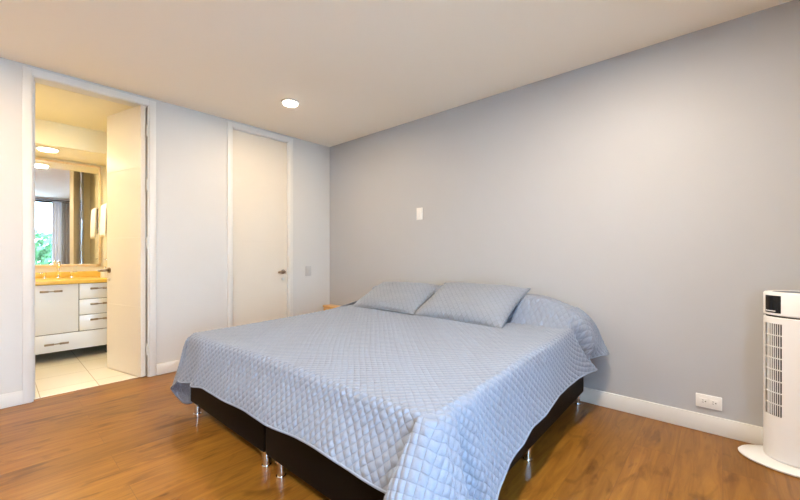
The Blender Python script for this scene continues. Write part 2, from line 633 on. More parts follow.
front('cabinet_door', -0.215, DIV - 0.003, ZB + 0.004, 0.786, 0.060, 0.722, 0.165)
front('cabinet_door', -0.78, -0.221, ZB + 0.004, 0.786, -0.45, 0.705, 0.14)
dz = (0.786 - ZB - 0.004) / 3
for k in range(3):
    front('drawer', DIV + 0.003, 0.655, ZB + 0.004 + k * dz + (0.003 if k else 0), ZB + 0.004 + (k + 1) * dz - 0.003, 0.445, ZB + 0.012 + (k + 0.62) * dz, 0.165)
front('drawer', -0.215, 0.655, 0.105, ZB - 0.003, 0.10, 0.188, 0.18)
front('drawer', -0.78, -0.221, 0.105, ZB - 0.003, -0.50, 0.205, 0.16)
for x in (-0.08, -0.52):
    for y in (-0.70, -0.10, 0.53):
        b = BM()
        cyl(b, (x, y, 0.020), (x, y, 0.105), 0.018, n=16)
        cyl(b, (x, y, 0.004), (x, y, 0.022), 0.026, n=16)
        obj('foot', b, 'fan_slot', van, angle=40)

b = BM()
box(b, -1.838, -1.195, -3.40, -1.93, 0.790, 0.830, bev=0.004)
box(b, -1.838, -1.818, -3.40, -1.93, 0.830, 0.895, bev=0.003)
tag(obj('countertop', b, 'counter', angle=35), 'ochre yellow marble countertop with upstand, on the white vanity cabinet', 'countertop')

mir = empty('wall_mirror', (BX, -2.6, 0), label='large wall mirror in a pale wood frame above the ochre countertop', cat='mirror')
MY0, MY1, MZ0, MZ1 = -0.75, 0.545, 0.955, 2.165
bobj('mirror_glass', (0.002, 0.012, MY0 + 0.02, MY1 - 0.02, MZ0 + 0.02, MZ1 - 0.01), 'mirror', mir)
b = BM()
for (a0, a1, c0, c1) in ((MY0, MY1, MZ0, MZ0 + 0.026), (MY0, MY1, MZ1 - 0.022, MZ1), (MY0, MY0 + 0.03, MZ0, MZ1), (MY1 - 0.02, MY1, MZ0, MZ1)):
    box(b, 0.002, 0.026, a0, a1, c0, c1, bev=0.003)
obj('mirror_frame', b, 'mirror_frame', mir, angle=35)

# faucet: spout and two handles
fc = empty('faucet', (-1.69, -2.445, 0.8303), label='chrome arched basin faucet with two handles on the ochre countertop', cat='faucet')
b = BM()
cyl(b, (0, 0, 0), (0, 0, 0.012), 0.024)
tube(b, [(0, 0, 0.01), (0, 0, 0.10), (0.006, 0, 0.15), (0.035, 0, 0.185), (0.075, 0, 0.18), (0.095, 0, 0.15), (0.098, 0, 0.125)], 0.011, n=12)
obj('spout', b, 'chrome', fc, smooth=True)
for s in (-1, 1):
    b = BM()
    lathe(b, [(0, 0), (0.022, 0), (0.022, 0.008), (0.012, 0.012), (0.011, 0.05), (0.016, 0.055), (0.016, 0.066), (0, 0.068)], 20, center=(0, s * 0.11))
    tube(b, [(0, s * 0.11, 0.06), (0.0, s * 0.14, 0.064), (0.0, s * 0.158, 0.066)], 0.006, n=8)
    obj('tap_handle', b, 'chrome', fc, angle=50)
# soap jar
b = BM()
lathe(b, [(0, 0), (0.036, 0), (0.040, 0.006), (0.040, 0.085), (0.036, 0.098), (0, 0.1)], 28)
sj = obj('soap_dispenser', b, 'white_plastic', angle=50)
sj.location = (-1.45, -2.075, 0.8302)
tag(sj, 'small white soap dispenser at the right end of the ochre countertop', 'soap dispenser')
b = BM()
cyl(b, (0, 0, 0.098), (0, 0, 0.118), 0.008, n=10)
tube(b, [(0, 0, 0.118), (0, 0, 0.126), (0.03, -0.01, 0.126)], 0.006, n=8)
obj('pump', b, 'chrome', sj, smooth=True)
# glass shelf and tumbler on the right wall
sh = empty('glass_shelf', (-1.60, BR, 1.035), label='small glass shelf on the bathroom side wall right of the mirror, below the white towel', cat='shelf')
bobj('shelf_board', (-0.17, 0.17, -0.115, -0.006, 0, 0.008), 'glass', sh, bev=0.001)
for x in (-0.12, 0.12):
    b = BM()
    tube(b, [(x, 0, -0.012), (x, -0.09, -0.006)], 0.006, n=8)
    obj('shelf_bracket', b, 'chrome', sh, smooth=True)
b = BM()
lathe(b, [(0, 0), (0.026, 0), (0.032, 0.085), (0.029, 0.085), (0.024, 0.006), (0, 0.006)], 24)
tb = obj('tumbler', b, 'glass', smooth=True)
tb.location = (-1.54, BR - 0.065, 1.0435)
tag(tb, 'clear drinking tumbler on the glass shelf beside the bathroom mirror', 'glass')
# towel rail with towel hung over
tr = empty('towel_rail', (-1.52, BR, 1.66), label='chrome towel rail on the bathroom side wall above the glass shelf', cat='towel rail')
b = BM()
cyl(b, (-0.20, -0.130, 0), (0.20, -0.130, 0), 0.008, n=12)
obj('bar', b, 'chrome', tr, smooth=True)
for x in (-0.19, 0.19):
    b = BM()
    cyl(b, (x, -0.001, 0), (x, -0.130, 0), 0.007, n=10)
    cyl(b, (x, -0.001, 0), (x, -0.008, 0), 0.02, n=16)
    obj('bracket', b, 'chrome', tr, smooth=False, angle=40)
b = BM()
prof = []
for i in range(24):
    t = i / 23
    if t < 0.42:
        prof.append((-0.130 + 0.017, -0.30 + 0.30 * (t / 0.42)))
    elif t < 0.58:
        a = (t - 0.42) / 0.16 * PI
        prof.append((-0.130 + 0.017 * math.cos(a), 0.017 * math.sin(a)))
    else:
        prof.append((-0.130 - 0.017 - 0.01 * (t - .58), -0.36 * (t - 0.58) / 0.42))
nx = 22
g = []
for (yy, zz) in prof:
    row = []
    for i in range(nx + 1):
        x = -0.155 + 0.31 * i / nx
        wv = 0.010 * math.sin(i * 0.9) * min(1, abs(zz) * 5)
        row.append(b.verts.new((x * (1 - 0.12 * min(1, abs(zz) * 2.6)), yy - abs(wv) if yy < -0.130 else yy + 0.3 * abs(wv), zz)))
    g.append(row)
for j in range(len(g) - 1):
    for i in range(nx):
        b.faces.new((g[j][i], g[j][i + 1], g[j + 1][i + 1], g[j + 1][i]))
tw = obj('hand_towel', b, 'towel', smooth=True)
tw.location = (-1.52, BR, 1.66)
so = tw.modifiers.new('thickness', 'SOLIDIFY')
so.thickness = 0.008
so.offset = 1
tag(tw, 'white hand towel hanging on the chrome rail beside the bathroom mirror', 'towel')


def downlight(name, x, y, z, r, lit, label, power, color, group=None, off=0.012):
    t = empty(name, (x, y, z), label=label, cat='ceiling light', group=group)
    b = BM()
    lathe(b, [(r * 0.86, 0), (r * 1.12, 0), (r * 1.12, -0.006), (r * 1.02, -0.014), (r * 0.86, -0.010), (r * 0.86, 0)], 40)
    obj('trim_ring', b, 'trim', t, angle=40)
    b = BM()
    lathe(b, [(0, -0.001), (r * 0.86, -0.001), (r * 0.86, -0.020), (r * 0.80, -0.025), (0, -0.028)], 40)
    obj('diffuser', b, lit, t, angle=40)
    l = area('lamp_glow', (x, y, z - 0.032), (0, 0, 0), r * 1.6, 0, power, color, 'DISK')
    return t


downlight('bathroom_downlight', -1.34, -2.555, 2.185, 0.085, 'bath_lamp_on', 'round lit downlight in the lowered soffit over the bathroom vanity', 6.5, BATHW)
downlight('bathroom_ceiling_light', -0.62, -3.05, BH, 0.085, 'bath_lamp_on', 'round lit bathroom ceiling light out of view left of the doorway', 10.5, BATHW)
LP = 27
downlight('ceiling_downlight', 0.868, -1.112, H, 0.072, 'lamp_on', 'small round lit downlight in the bedroom ceiling in front of the doors', LP * 0.45, (1.0, 0.78, 0.50), 'bedroom ceiling downlights')
downlight('ceiling_downlight', 0.868, -3.35, H, 0.072, 'lamp_on', 'round lit downlight in the bedroom ceiling beyond the left picture edge', LP * 0.75, (1.0, 0.72, 0.42), 'bedroom ceiling downlights')
downlight('ceiling_downlight', 3.40, -1.20, H, 0.072, 'lamp_on', 'round lit downlight in the bedroom ceiling near the grey wall, above the picture', LP * 1.1, WARM, 'bedroom ceiling downlights')
downlight('ceiling_downlight', 3.25, -3.60, H, 0.072, 'lamp_on', 'round lit downlight in the bedroom ceiling behind the camera', LP * 1.6, WARM, 'bedroom ceiling downlights')

# ---------------------------------------------------------------- bed
PIV = (3.107, -2.008, 0)
BROT = math.radians(0.7)
bed = empty('bed', PIV, BROT, label='king size bed with split dark box base on short chrome feet against the grey wall', cat='bed')
W, Lb = 2.0, 1.955


def leg(parent, x, y):
    b = BM()
    cyl(b, (x, y, 0.006), (x, y, 0.089), 0.020, n=24)
    cyl(b, (x, y, 0.0), (x, y, 0.008), 0.024, n=24)
    cyl(b, (x, y, 0.080), (x, y, 0.0885), 0.030, n=24)
    obj('leg', b, 'chrome', parent, angle=40)


for (a, c) in ((-W, -W / 2 - 0.006), (-W / 2 + 0.006, 0.0)):
    bs = bobj('box_base', (a, c, 0, Lb, 0.088, 0.335), 'leather', bed, bev=0.012)
    for x in ((a + 0.036, c - 0.036) if a < -1.5 else (a + 0.094, c - 0.036)):
        for y in (0.035, Lb / 2, Lb - 0.035):
            leg(bs, x, y)
bobj('mattress', (-1.965 + 0.005, -0.005, 0.048, Lb - 0.005, 0.336, 0.535), 'mattress', bed, bev=0.04)

# ---------------------------------------------------------------- quilted coverlet
WC = 1.965      # width of the mattress under the cloth
CELL = 0.030


def puff(u, v, cell=CELL):
    p = (u + v) / math.sqrt(2) / cell
    q = (u - v) / math.sqrt(2) / cell
    a = abs(math.sin(PI * p))
    b = abs(math.sin(PI * q))
    return (a ** 0.55) * (b ** 0.55)


def lerp(a, b, t):
    return a + (b - a) * t


def sstep(x, a, b):
    t = max(0.0, min(1.0, (x - a) / (b - a)))
    return t * t * (3 - 2 * t)


def cr(p0, p1, p2, p3, t):
    return 0.5 * ((2 * p1) + (-p0 + p2) * t + (2 * p0 - 5 * p1 + 4 * p2 - p3) * t * t + (-p0 + 3 * p1 - 3 * p2 + p3) * t * t * t)


def interp_keys(keys, t):
    """keys: [(t, [Vector...])]; Catmull-Rom across stations"""
    i = 0
    while i < len(keys) - 2 and t > keys[i + 1][0]:
        i += 1
    k1, k2 = keys[i], keys[i + 1]
    k0 = keys[max(i - 1, 0)]
    k3 = keys[min(i + 2, len(keys) - 1)]
    f = (t - k1[0]) / (k2[0] - k1[0])
    f = max(0, min(1, f))
    return [cr(k0[1][j], k1[1][j], k2[1][j], k3[1][j], f) for j in range(len(k1[1]))]


def sample_path(pts, n):
    """dense Catmull-Rom path through pts resampled to n+1 points of even arc length"""
    d = []
    for i in range(len(pts) - 1):
        for s in range(8):
            d.append(cr(pts[max(i - 1, 0)], pts[i], pts[i + 1], pts[min(i + 2, len(pts) - 1)], s / 8))
    d.append(pts[-1])
    acc = [0]
    for a, b in zip(d[:-1], d[1:]):
        acc.append(acc[-1] + (b - a).length)
    out = []
    j = 0
    for i in range(n + 1):
        s = acc[-1] * i / n
        while j < len(acc) - 2 and acc[j + 1] < s:
            j += 1
        f = (s - acc[j]) / max(1e-9, acc[j + 1] - acc[j])
        out.append(d[j].lerp(d[j + 1], max(0, min(1, f))))
    return out, acc[-1]


Z0 = 0.558
X0, X1 = -WC + 0.012, -0.015       # top rectangle (local)
Y0, Y1 = 0.016, 1.945


def topz(x, y):
    # flat pillows lie under the cover along the head end
    r = sstep(y, 1.585, 1.75)
    back = 1 - 0.35 * sstep(y, 1.84, 1.95)
    t = max(0.0, min(1.0, (x + 0.36) / 0.33))
    side = 1 - 0.38 * t * t
    left = sstep(x, X0 - 0.02, X0 + 0.10)
    z = Z0 + 0.185 * r * back * side * (0.8 + 0.2 * left)
    z += 0.047 * max(0.0, min(1.0, y / 1.6)) ** 1.3
    z -= 0.012 * math.exp(-((y - 1.595) / 0.02) ** 2)
    z += 0.008 * noise.noise(Vector((x * 1.7, y * 1.7, 0)))
    z += 0.010 * r * noise.noise(Vector((x * 6, y * 3, 3)))
    return z


V = Vector


def zt(x, y):
    return topz(x, y)


def foot_st(x, hem, out=0.0, mid=0.0):
    return [V((x, Y0, zt(x, Y0))), V((x, 0.0, Z0 - 0.007)), V((x, -0.020, Z0 - 0.034)), V((x, -0.045 - mid, (Z0 + hem) / 2 - 0.01)), V((x, -0.075 - out, hem))]


def side_st(y, hem, out=0.0, dy=0.0):
    zz = min(zt(X1, y), Z0 + 0.05)
    return [V((X1, y, zt(X1, y))), V((0.001, y, zz - 0.007)), V((0.018, y, zz - 0.034)), V((0.040 + out * 0.5, y + dy * 0.5, (Z0 + hem) / 2 - 0.01)), V((0.065 + out, y + dy, hem))]


def left_st(y, hem, out=0.0):
    zz = zt(X0, y)
    return [V((X0, y, zz)), V((-WC - 0.01, y, zz - 0.01)), V((-WC - 0.030, y, zz - 0.05)), V((-WC - 0.05 - out * 0.5, y, (Z0 + hem) / 2)), V((-WC - 0.065 - out, y, hem))]


STN = []   # stations: (kind, param, ctrl points)
# --- left side (from head to foot): kind 'L', param y
Lk = [(Y1, left_st(Y1, 0.30)), (1.2, left_st(1.2, 0.22)), (0.6, left_st(0.6, 0.16, .02)), (0.25, left_st(0.25, 0.09, 0.0)), (Y0, left_st(Y0, 0.065, -0.01))]
Lk = [(-y, k) for y, k in Lk]
# --- left foot corner, param angle from 0 (left side) to 90 (foot side)
cxl = X0
P0 = V((X0, Y0, zt(X0, Y0)))


def cpt(p1, p2, p3, p4, base):
    return [base.copy(), V(p1), V(p2), V(p3), V(p4)]


CLk = [(0, Lk[-1][1]),
       (22, cpt((-WC + 0.000, 0.004, Z0 - 0.008), (-WC - 0.035, -0.004, Z0 - 0.055), (-WC - 0.085, 0.0, 0.30), (-WC - 0.135, -0.01, 0.055), P0)),
       (45, cpt((-WC + 0.006, 0.004, Z0 - 0.008), (-WC - 0.035, -0.025, Z0 - 0.055), (-WC - 0.120, -0.03, 0.34), (-WC - 0.215, -0.055, 0.140), P0)),
       (68, cpt((-WC + 0.012, 0.002, Z0 - 0.008), (-WC - 0.005, -0.034, Z0 - 0.055), (-WC - 0.020, -0.060, 0.38), (-WC - 0.040, -0.085, 0.230), P0)),
       (90, foot_st(X0, 0.265, 0.01))]
# --- foot side, param x
Fk = [(X0, foot_st(X0, 0.265, 0.01)), (X0 + 0.08, foot_st(X0 + 0.08, 0.270, 0.015, -0.004)), (X0 + 0.17, foot_st(X0 + 0.17, 0.285, -0.010, -0.012)),
      (X0 + 0.26, foot_st(X0 + 0.26, 0.290, 0.022, 0.010)), (X0 + 0.38, foot_st(X0 + 0.38, 0.303, 0.0, 0.0)), (X0 + 0.6, foot_st(X0 + 0.6, 0.310, 0.008)),
      (X0 + 0.85, foot_st(X0 + 0.85, 0.316, -0.004)), (X0 + 1.1, foot_st(X0 + 1.1, 0.322, 0.010)), (X0 + 1.35, foot_st(X0 + 1.35, 0.336, 0.0)),
      (X0 + 1.55, foot_st(X0 + 1.55, 0.345, 0.012)), (X0 + 1.75, foot_st(X0 + 1.75, 0.335, 0.008)), (X1 - 0.07, foot_st(X1 - 0.07, 0.330, 0.0)), (X1, foot_st(X1, 0.32, -0.02, -0.01))]
# --- right foot corner, param angle 0 (foot) .. 90 (right side)
PR = V((X1, Y0, zt(X1, Y0)))
CRk = [(0, Fk[-1][1]),
       (12, cpt((-0.030, 0.004, Z0 - 0.006), (-0.026, -0.024, Z0 - 0.034), (-0.030, -0.050, 0.40), (-0.040, -0.085, 0.23), PR)),
       (22, cpt((-0.030, -0.002, Z0 - 0.006), (-0.032, -0.045, Z0 - 0.034), (-0.045, -0.118, 0.37), (-0.062, -0.185, 0.12), PR)),
       (40, cpt((-0.020, -0.003, Z0 - 0.004), (-0.010, -0.052, Z0 - 0.040), (0.008, -0.150, 0.34), (0.022, -0.245, 0.08), PR)),
       (58, cpt((-0.010, -0.001, Z0 - 0.004), (0.020, -0.040, Z0 - 0.040), (0.075, -0.105, 0.34), (0.125, -0.170, 0.075), PR)),
       (75, cpt((-0.004, 0.010, Z0 - 0.004), (0.036, -0.010, Z0 - 0.042), (0.100, -0.030, 0.34), (0.165, -0.050, 0.08), PR)),
       (90, [V((X1, Y0, zt(X1, Y0))), V((0.002, Y0, Z0 - 0.006)), V((0.042, Y0, Z0 - 0.034)), V((0.112, 0.035, 0.33)), V((0.180, 0.040, 0.085))])]
# --- right side, param y
def head_st(y, tipz, tipx, dx=0.0):
    return [V((X1, y, zt(X1, y))), V((0.03, y + 0.0, zt(X1, y) - 0.032)), V((0.080, y, zt(X1, y) - 0.088)), V((0.120 + dx * .5, y, 0.50)), V((tipx + dx, y, tipz))]


def xk(y, p2, p3, p4):
    zz = min(zt(X1, y), Z0 + 0.05)
    p2 = (p2[0], p2[1], p2[2] + zz - Z0)
    return [V((X1, y, zt(X1, y))), V((0.002, y, zz - 0.006)), V(p2), V(p3), V(p4)]


Rk = [(Y0, CRk[-1][1]),
      (0.085, xk(0.085, (0.040, 0.095, Z0 - 0.034), (0.098, 0.110, 0.33), (0.160, 0.125, 0.090))),
      (0.125, xk(0.125, (0.024, 0.130, Z0 - 0.050), (0.046, 0.155, 0.33), (0.082, 0.180, 0.105))),
      (0.165, xk(0.165, (0.027, 0.168, Z0 - 0.048), (0.050, 0.195, 0.34), (0.085, 0.225, 0.125))),
      (0.24, xk(0.24, (0.034, 0.245, Z0 - 0.034), (0.064, 0.265, 0.35), (0.098, 0.290, 0.150))),
      (0.36, side_st(0.36, 0.190, 0.018, 0.04)), (0.5, side_st(0.5, 0.235, 0.008, 0.02)),
      (0.75, side_st(0.75, 0.268, 0.0)), (1.0, side_st(1.0, 0.292, 0.004)), (1.2, side_st(1.2, 0.306, -0.006)), (1.38, side_st(1.38, 0.312, 0.0, 0.02)),
      (1.48, side_st(1.48, 0.318, 0.012, 0.06)), (1.55, side_st(1.55, 0.318, 0.030, 0.12)), (1.61, side_st(1.61, 0.325, 0.060, 0.17)), (1.645, xk(1.645, (0.012, 1.66, Z0 - 0.02), (0.022, 1.70, 0.46), (0.045, 1.745, 0.36))),
      (1.70, head_st(1.70, 0.400, 0.085)), (1.78, head_st(1.78, 0.405, 0.115)), (1.86, head_st(1.86, 0.405, 0.150)), (Y1, head_st(Y1, 0.400, 0.165))]

STEP = 0.0080
NR = 52


def stations():
    out = []

    def span(keys, kind, a, b, step):
        n = max(2, int(round(abs(b - a) / step)))
        for i in range(n + 1):
            t = a + (b - a) * i / n
            out.append((kind, t, interp_keys(keys, t)))
    span(Lk, 'L', Lk[0][0], Lk[-1][0], STEP)
    span(CLk, 'CL', 0, 90, 1.9)
    span(Fk, 'F', Fk[0][0], Fk[-1][0], STEP)
    span(CRk, 'CR', 0, 90, 1.35)
    span(Rk, 'R', Rk[0][0], Rk[-1][0], STEP)
    return out


def build_cover():
    st = stations()
    rows = []
    for kind, t, pts in st:
        path, length = sample_path(pts, NR)
        if kind in ('L', 'F', 'R'):
            # fine free folds that grow towards the hem
            for i, p in enumerate(path):
                f = (i / NR) ** 1.5
                d = 0.007 * f * noise.noise(V((t * 7, 1.3 if kind == 'F' else 5.1, f)))
                if kind == 'F':
                    p.y -= d
                else:
                    p.x += d
        uv = []
        for i in range(NR + 1):
            s = length * i / NR
            if kind == 'L':
                uv.append((X0 - s, -t))
            elif kind == 'CL':
                a = math.radians(t)
                uv.append((X0 - s * math.cos(a), Y0 - s * math.sin(a)))
            elif kind == 'F':
                uv.append((t, Y0 - s))
            elif kind == 'CR':
                a = math.radians(t)
                uv.append((X1 + s * math.sin(a), Y0 - s * math.cos(a)))
            else:
                uv.append((X1 + s, t))
        rows.append((path, uv))
    # normals by differences, then puffs
    bm = BM()
    uvl = bm.loops.layers.uv.new('UVMap')
    info = {}
    grid = []
    n = len(rows)
    for j in range(n):
        g = []
        for i in range(NR + 1):
            a = rows[max(j - 1, 0)][0][i]
            b = rows[min(j + 1, n - 1)][0][i]
            c = rows[j][0][max(i - 1, 0)]
            d = rows[j][0][min(i + 1, NR)]
            nn = (d - c).cross(b - a)
            if nn.length < 1e-10:
                nn = V((0, 0, 1))
            nn.normalize()
            u, v = rows[j][1][i]
            h = 0.0048 * puff(u, v)
            if i >= NR - 1:
                h = 0.003
            if i == 0:
                nn = V((0, 0, 1))
            vt = bm.verts.new(rows[j][0][i] + nn * h)
            info[vt] = (u, v)
            g.append(vt)
        grid.append(g)
    for j in range(n - 1):
        for i in range(NR):
            try:
                bm.faces.new((grid[j][i], grid[j][i + 1], grid[j + 1][i + 1], grid[j + 1][i]))
            except ValueError:
                pass
    # the top
    nx = int((X1 - X0) / STEP)
    ny = int((Y1 - Y0) / STEP)
    nx = max(2, int(round(abs(X1 - X0) / STEP)))
    ny = max(2, int(round(abs(Y1 - Y0) / STEP)))
    tg = []
    for j in range(ny + 1):
        r = []
        y = Y0 + (Y1 - Y0) * j / ny
        for i in range(nx + 1):
            x = X0 + (X1 - X0) * i / nx
            z = topz(x, y) + 0.0022 * puff(x, y)
            if i == 0 or i == nx or j == 0:
                z = topz(x, y) + 0.0048 * puff(x, y)
            vt = bm.verts.new((x, y, z))
            info[vt] = (x, y)
            r.append(vt)
        tg.append(r)
    for j in range(ny):
        for i in range(nx):
            bm.faces.new((tg[j][i], tg[j][i + 1], tg[j + 1][i + 1], tg[j + 1][i]))
    for f in bm.faces:
        for l in f.loops:
            l[uvl].uv = info[l.vert]
    # hem strip material: last ring of the skirt
    # the foot crease sits a little further back than the mattress edge towards the right
    for vt in bm.verts:
        c = vt.co
        g_ = 0.040 * sstep(c.x, -1.9, -1.1)
        c.y += g_ * (1 - sstep(c.y, 0.02, 0.5)) * sstep(c.z, 0.34, 0.54)
    hemv = [g[-1] for g in grid]
    hem_pts = [v.co.copy() for v in hemv]
    bmesh.ops.remove_doubles(bm, verts=bm.verts, dist=0.0006)
    return bm, hem_pts


cb, hem_pts = build_cover()
cover = obj('bedspread', cb, 'cover', smooth=True)
cover.location = PIV
cover.rotation_euler = (0, 0, BROT)
so = cover.modifiers.new('thickness', 'SOLIDIFY')
so.thickness = 0.007
so.offset = -1
tag(cover, 'light blue diamond quilted bedspread draped over the king size bed', 'bedspread')
hb = BM()
hp = []
for p in hem_pts:
    if not hp or (p - hp[-1]).length > 0.012:
        hp.append(p)
tube(hb, hp, 0.0048, n=6)
obj('hem_binding', hb, 'hem', cover, smooth=True)


# ---------------------------------------------------------------- pillows
def pillow(name, c, u, v, w, l, th, label, cell=0.033):
    """c centre; u across, v towards the back; w,l size; th half thickness"""
    c, u, v = V(c), V(u).normalized(), V(v).normalized()
    nrm = u.cross(v).normalized()
    v = nrm.cross(u).normalized()
    bm = BM()
    nu, nv = 84, 62
    uvl = bm.loops.layers.uv.new('UVMap')
    uvs = {}
    top, bot = [], []
    for side, store in ((1, top), (-1, bot)):
        for j in range(nv + 1):
            r = []
            b = -1 + 2 * j / nv
            for i in range(nu + 1):
                a = -1 + 2 * i / nu
                # pulled-in sides between pointed corners
                ax = a * (1 - 0.055 * (1 - b * b) ** 1.0)
                by = b * (1 - 0.075 * (1 - a * a) ** 1.0)
                prof = (max(0, 1 - a ** 4) ** 0.62) * (max(0, 1 - b ** 4) ** 0.62)
                h = th * prof * (1.0 if side > 0 else 0.75)
                h += 0.012 * prof * noise.noise(V((a * 2 + c.x, b * 2, side)))
                pf = 0.0060 * puff(ax * w / 2, by * l / 2, cell) * min(1, prof * 2.5)
                p = u * (ax * w / 2) + v * (by * l / 2) + nrm * (side * (h + pf))
                # sag of the corners
                vt = bm.verts.new(p)
                uvs[vt] = (ax * w / 2, by * l / 2)
                r.append(vt)
            store.append(r)
    for j in range(nv):
        for i in range(nu):
            bm.faces.new((top[j][i], top[j][i + 1], top[j + 1][i + 1], top[j + 1][i]))
            bm.faces.new((bot[j][i], bot[j + 1][i], bot[j + 1][i + 1], bot[j][i + 1]))
    ring = [top[0][i].co.copy() for i in range(nu + 1)] + [top[j][nu].co.copy() for j in range(1, nv + 1)] + \
           [top[nv][i].co.copy() for i in range(nu - 1, -1, -1)] + [top[j][0].co.copy() for j in range(nv - 1, 0, -1)]
    for f in bm.faces:
        for lp in f.loops:
            lp[uvl].uv = uvs[lp.vert]
    bmesh.ops.remove_doubles(bm, verts=bm.verts, dist=0.0004)
    o = obj(name, bm, 'sham', smooth=True)
    o.location = c
    pb = BM()
    ring.append(ring[0])
    rr = [ring[0]]
    for p in ring[1:]:
        if (p - rr[-1]).length > 0.008:
            rr.append(p)
    rr.append(ring[0])
    tube(pb, rr, 0.0055, n=8)
    pp = obj('piping', pb, 'piping', o, smooth=True)
    return tag(o, label, 'pillow', 'quilted pillows on the bed')


pillow('pillow', (1.565, -0.425, 0.702), (1, 0.02, 0.01), (0.03, 0.42, 0.19), 0.76, 0.50, 0.066, 'blue grey quilted pillow lying on the left side of the bed, behind the other')
pillow('pillow', (2.335, -0.415, 0.712), (1, -0.03, 0.0), (0.04, 0.42, 0.22), 0.80, 0.52, 0.078, 'larger quilted pillow in front, on the right side of the bed, with pointed corner')

# ---------------------------------------------------------------- nightstand
ns = empty('nightstand', (0.26, -0.02, 0), label='narrow honey coloured wooden nightstand in the corner on the far side of the bed', cat='nightstand')
bobj('top', (-0.21, 0.24, -0.125, 0, 0.425, 0.450), 'night_wood', ns, bev=0.003)
bobj('body', (-0.20, 0.23, -0.115, -0.002, 0.10, 0.424), 'night_wood', ns, bev=0.003)
dr = bobj('drawer', (-0.19, 0.22, -0.131, -0.1155, 0.26, 0.415), 'night_wood', ns, bev=0.003)
b = BM()
cyl(b, (0.015, -0.131, 0.34), (0.015, -0.153, 0.34), 0.012, n=16)
obj('knob', b, 'brushed', dr, angle=40)
for x in (-0.18, 0.21):
    for y in (-0.10, -0.022):
        bobj('leg', (x - 0.014, x + 0.014, y - 0.014, y + 0.014, 0, 0.099), 'night_wood', ns)

# ---------------------------------------------------------------- tower fan
fan = empty('tower_fan', (4.14, -0.167, 0), 0, label='white tower fan with black display standing at the grey wall beside the outlet', cat='fan')
# local front is -y
R = 0.120
EX, EY = 0.135 / R, 0.105 / R
AC, AH = 217.5, 19.5     # the front looks towards the bed
bm = BM()
lathe(bm, [(0, 0), (0.215, 0.0), (0.232, 0.004), (0.236, 0.012), (0.228, 0.020), (0.16, 0.030), (0.12, 0.036), (0, 0.036)], 72, sx=1, sy=0.635)
obj('base', bm, 'fan_white', fan, smooth=True, angle=50)


def grille_column():
    bm = BM()
    # column ring segments with a recessed window at the front
    n = 120
    z0, z1 = 0.034, 0.772
    a0, a1 = 0, 0
    gz0, gz1 = 0.262, 0.738
    zs = [z0, 0.038, gz0, gz1, z1 - 0.004, z1]
    ang = [2 * PI * i / n for i in range(n)]

    def rad(z):
        return R if z0 < z < z1 - 0.001 else R - 0.004

    def inwin(th):
        d = (th - math.radians(AC) + PI) % (2 * PI) - PI
        return abs(d) < math.radians(AH)
    rings = [[bm.verts.new((EX * rad(z) * math.cos(t), EY * rad(z) * math.sin(t), z)) for t in ang] for z in zs]
    for k in range(len(zs) - 1):
        for i in range(n):
            mid = ang[i] + PI / n
            if k == 2 and inwin(mid):
                continue
            j = (i + 1) % n
            bm.faces.new((rings[k][i], rings[k][j], rings[k + 1][j], rings[k + 1][i]))
    bm.faces.new(rings[0][::-1])
    bm.faces.new(rings[-1])
    return bm, gz0, gz1


gb, gz0, gz1 = grille_column()
colo = obj('column', gb, 'fan_white', fan, smooth=True, angle=35)
# dark inside behind the grille
bm = BM()
n = 24
pr = []
for i in range(n + 1):
    t = math.radians(AC - AH - 4 + 2 * (AH + 4) * i / n)
    pr.append((EX * (R - 0.009) * math.cos(t), EY * (R - 0.009) * math.sin(t)))
lo = [bm.verts.new((x, y, gz0 - 0.01)) for x, y in pr]
hi = [bm.verts.new((x, y, gz1 + 0.01)) for x, y in pr]
lo2 = [bm.verts.new((x * .9, y * .9, gz0 - 0.01)) for x, y in pr]
hi2 = [bm.verts.new((x * .9, y * .9, gz1 + 0.01)) for x, y in pr]
for i in range(n):
    bm.faces.new((lo[i], lo[i + 1], hi[i + 1], hi[i]))
    bm.faces.new((lo2[i + 1], lo2[i], hi2[i], hi2[i + 1]))
    bm.faces.new((lo[i], lo2[i], lo2[i + 1], lo[i + 1]))
    bm.faces.new((hi[i], hi[i + 1], hi2[i + 1], hi2[i]))
bm.faces.new((lo[0], hi[0], hi2[0], lo2[0]))
bm.faces.new((lo[n], lo2[n], hi2[n], hi[n]))
obj('air_outlet', bm, 'fan_slot', fan)
# slat grid
bm = BM()


def arcbar(bm, t0, t1, z0, z1, r0, r1, n=10):
    a, b, c, d = [], [], [], []
    for i in range(n + 1):
        t = math.radians(t0 + (t1 - t0) * i / n)
        cs, sn = EX * math.cos(t), EY * math.sin(t)
        a.append(bm.verts.new((r0 * cs, r0 * sn, z0)))
        b.append(bm.verts.new((r1 * cs, r1 * sn, z0)))
        c.append(bm.verts.new((r1 * cs, r1 * sn, z1)))
        d.append(bm.verts.new((r0 * cs, r0 * sn, z1)))
    for i in range(n):
        for p, q in ((a, b), (b, c), (c, d), (d, a)):
            bm.faces.new((p[i], p[i + 1], q[i + 1], q[i]))
    bm.faces.new((a[0], b[0], c[0], d[0]))
    bm.faces.new((a[n], d[n], c[n], b[n]))


for k in range(1, 9):
    t = AC - AH + 2 * AH * k / 9
    arcbar(bm, t - 0.55, t + 0.55, gz0, gz1, R - 0.004, R - 0.001, 1)
for k in range(1, 8):
    z = gz0 + (gz1 - gz0) * k / 8
    arcbar(bm, AC - AH - 1.2, AC + AH + 1.2, z - 0.0028, z + 0.0028, R - 0.004, R - 0.0005, 14)
obj('grille', bm, 'fan_white', fan)
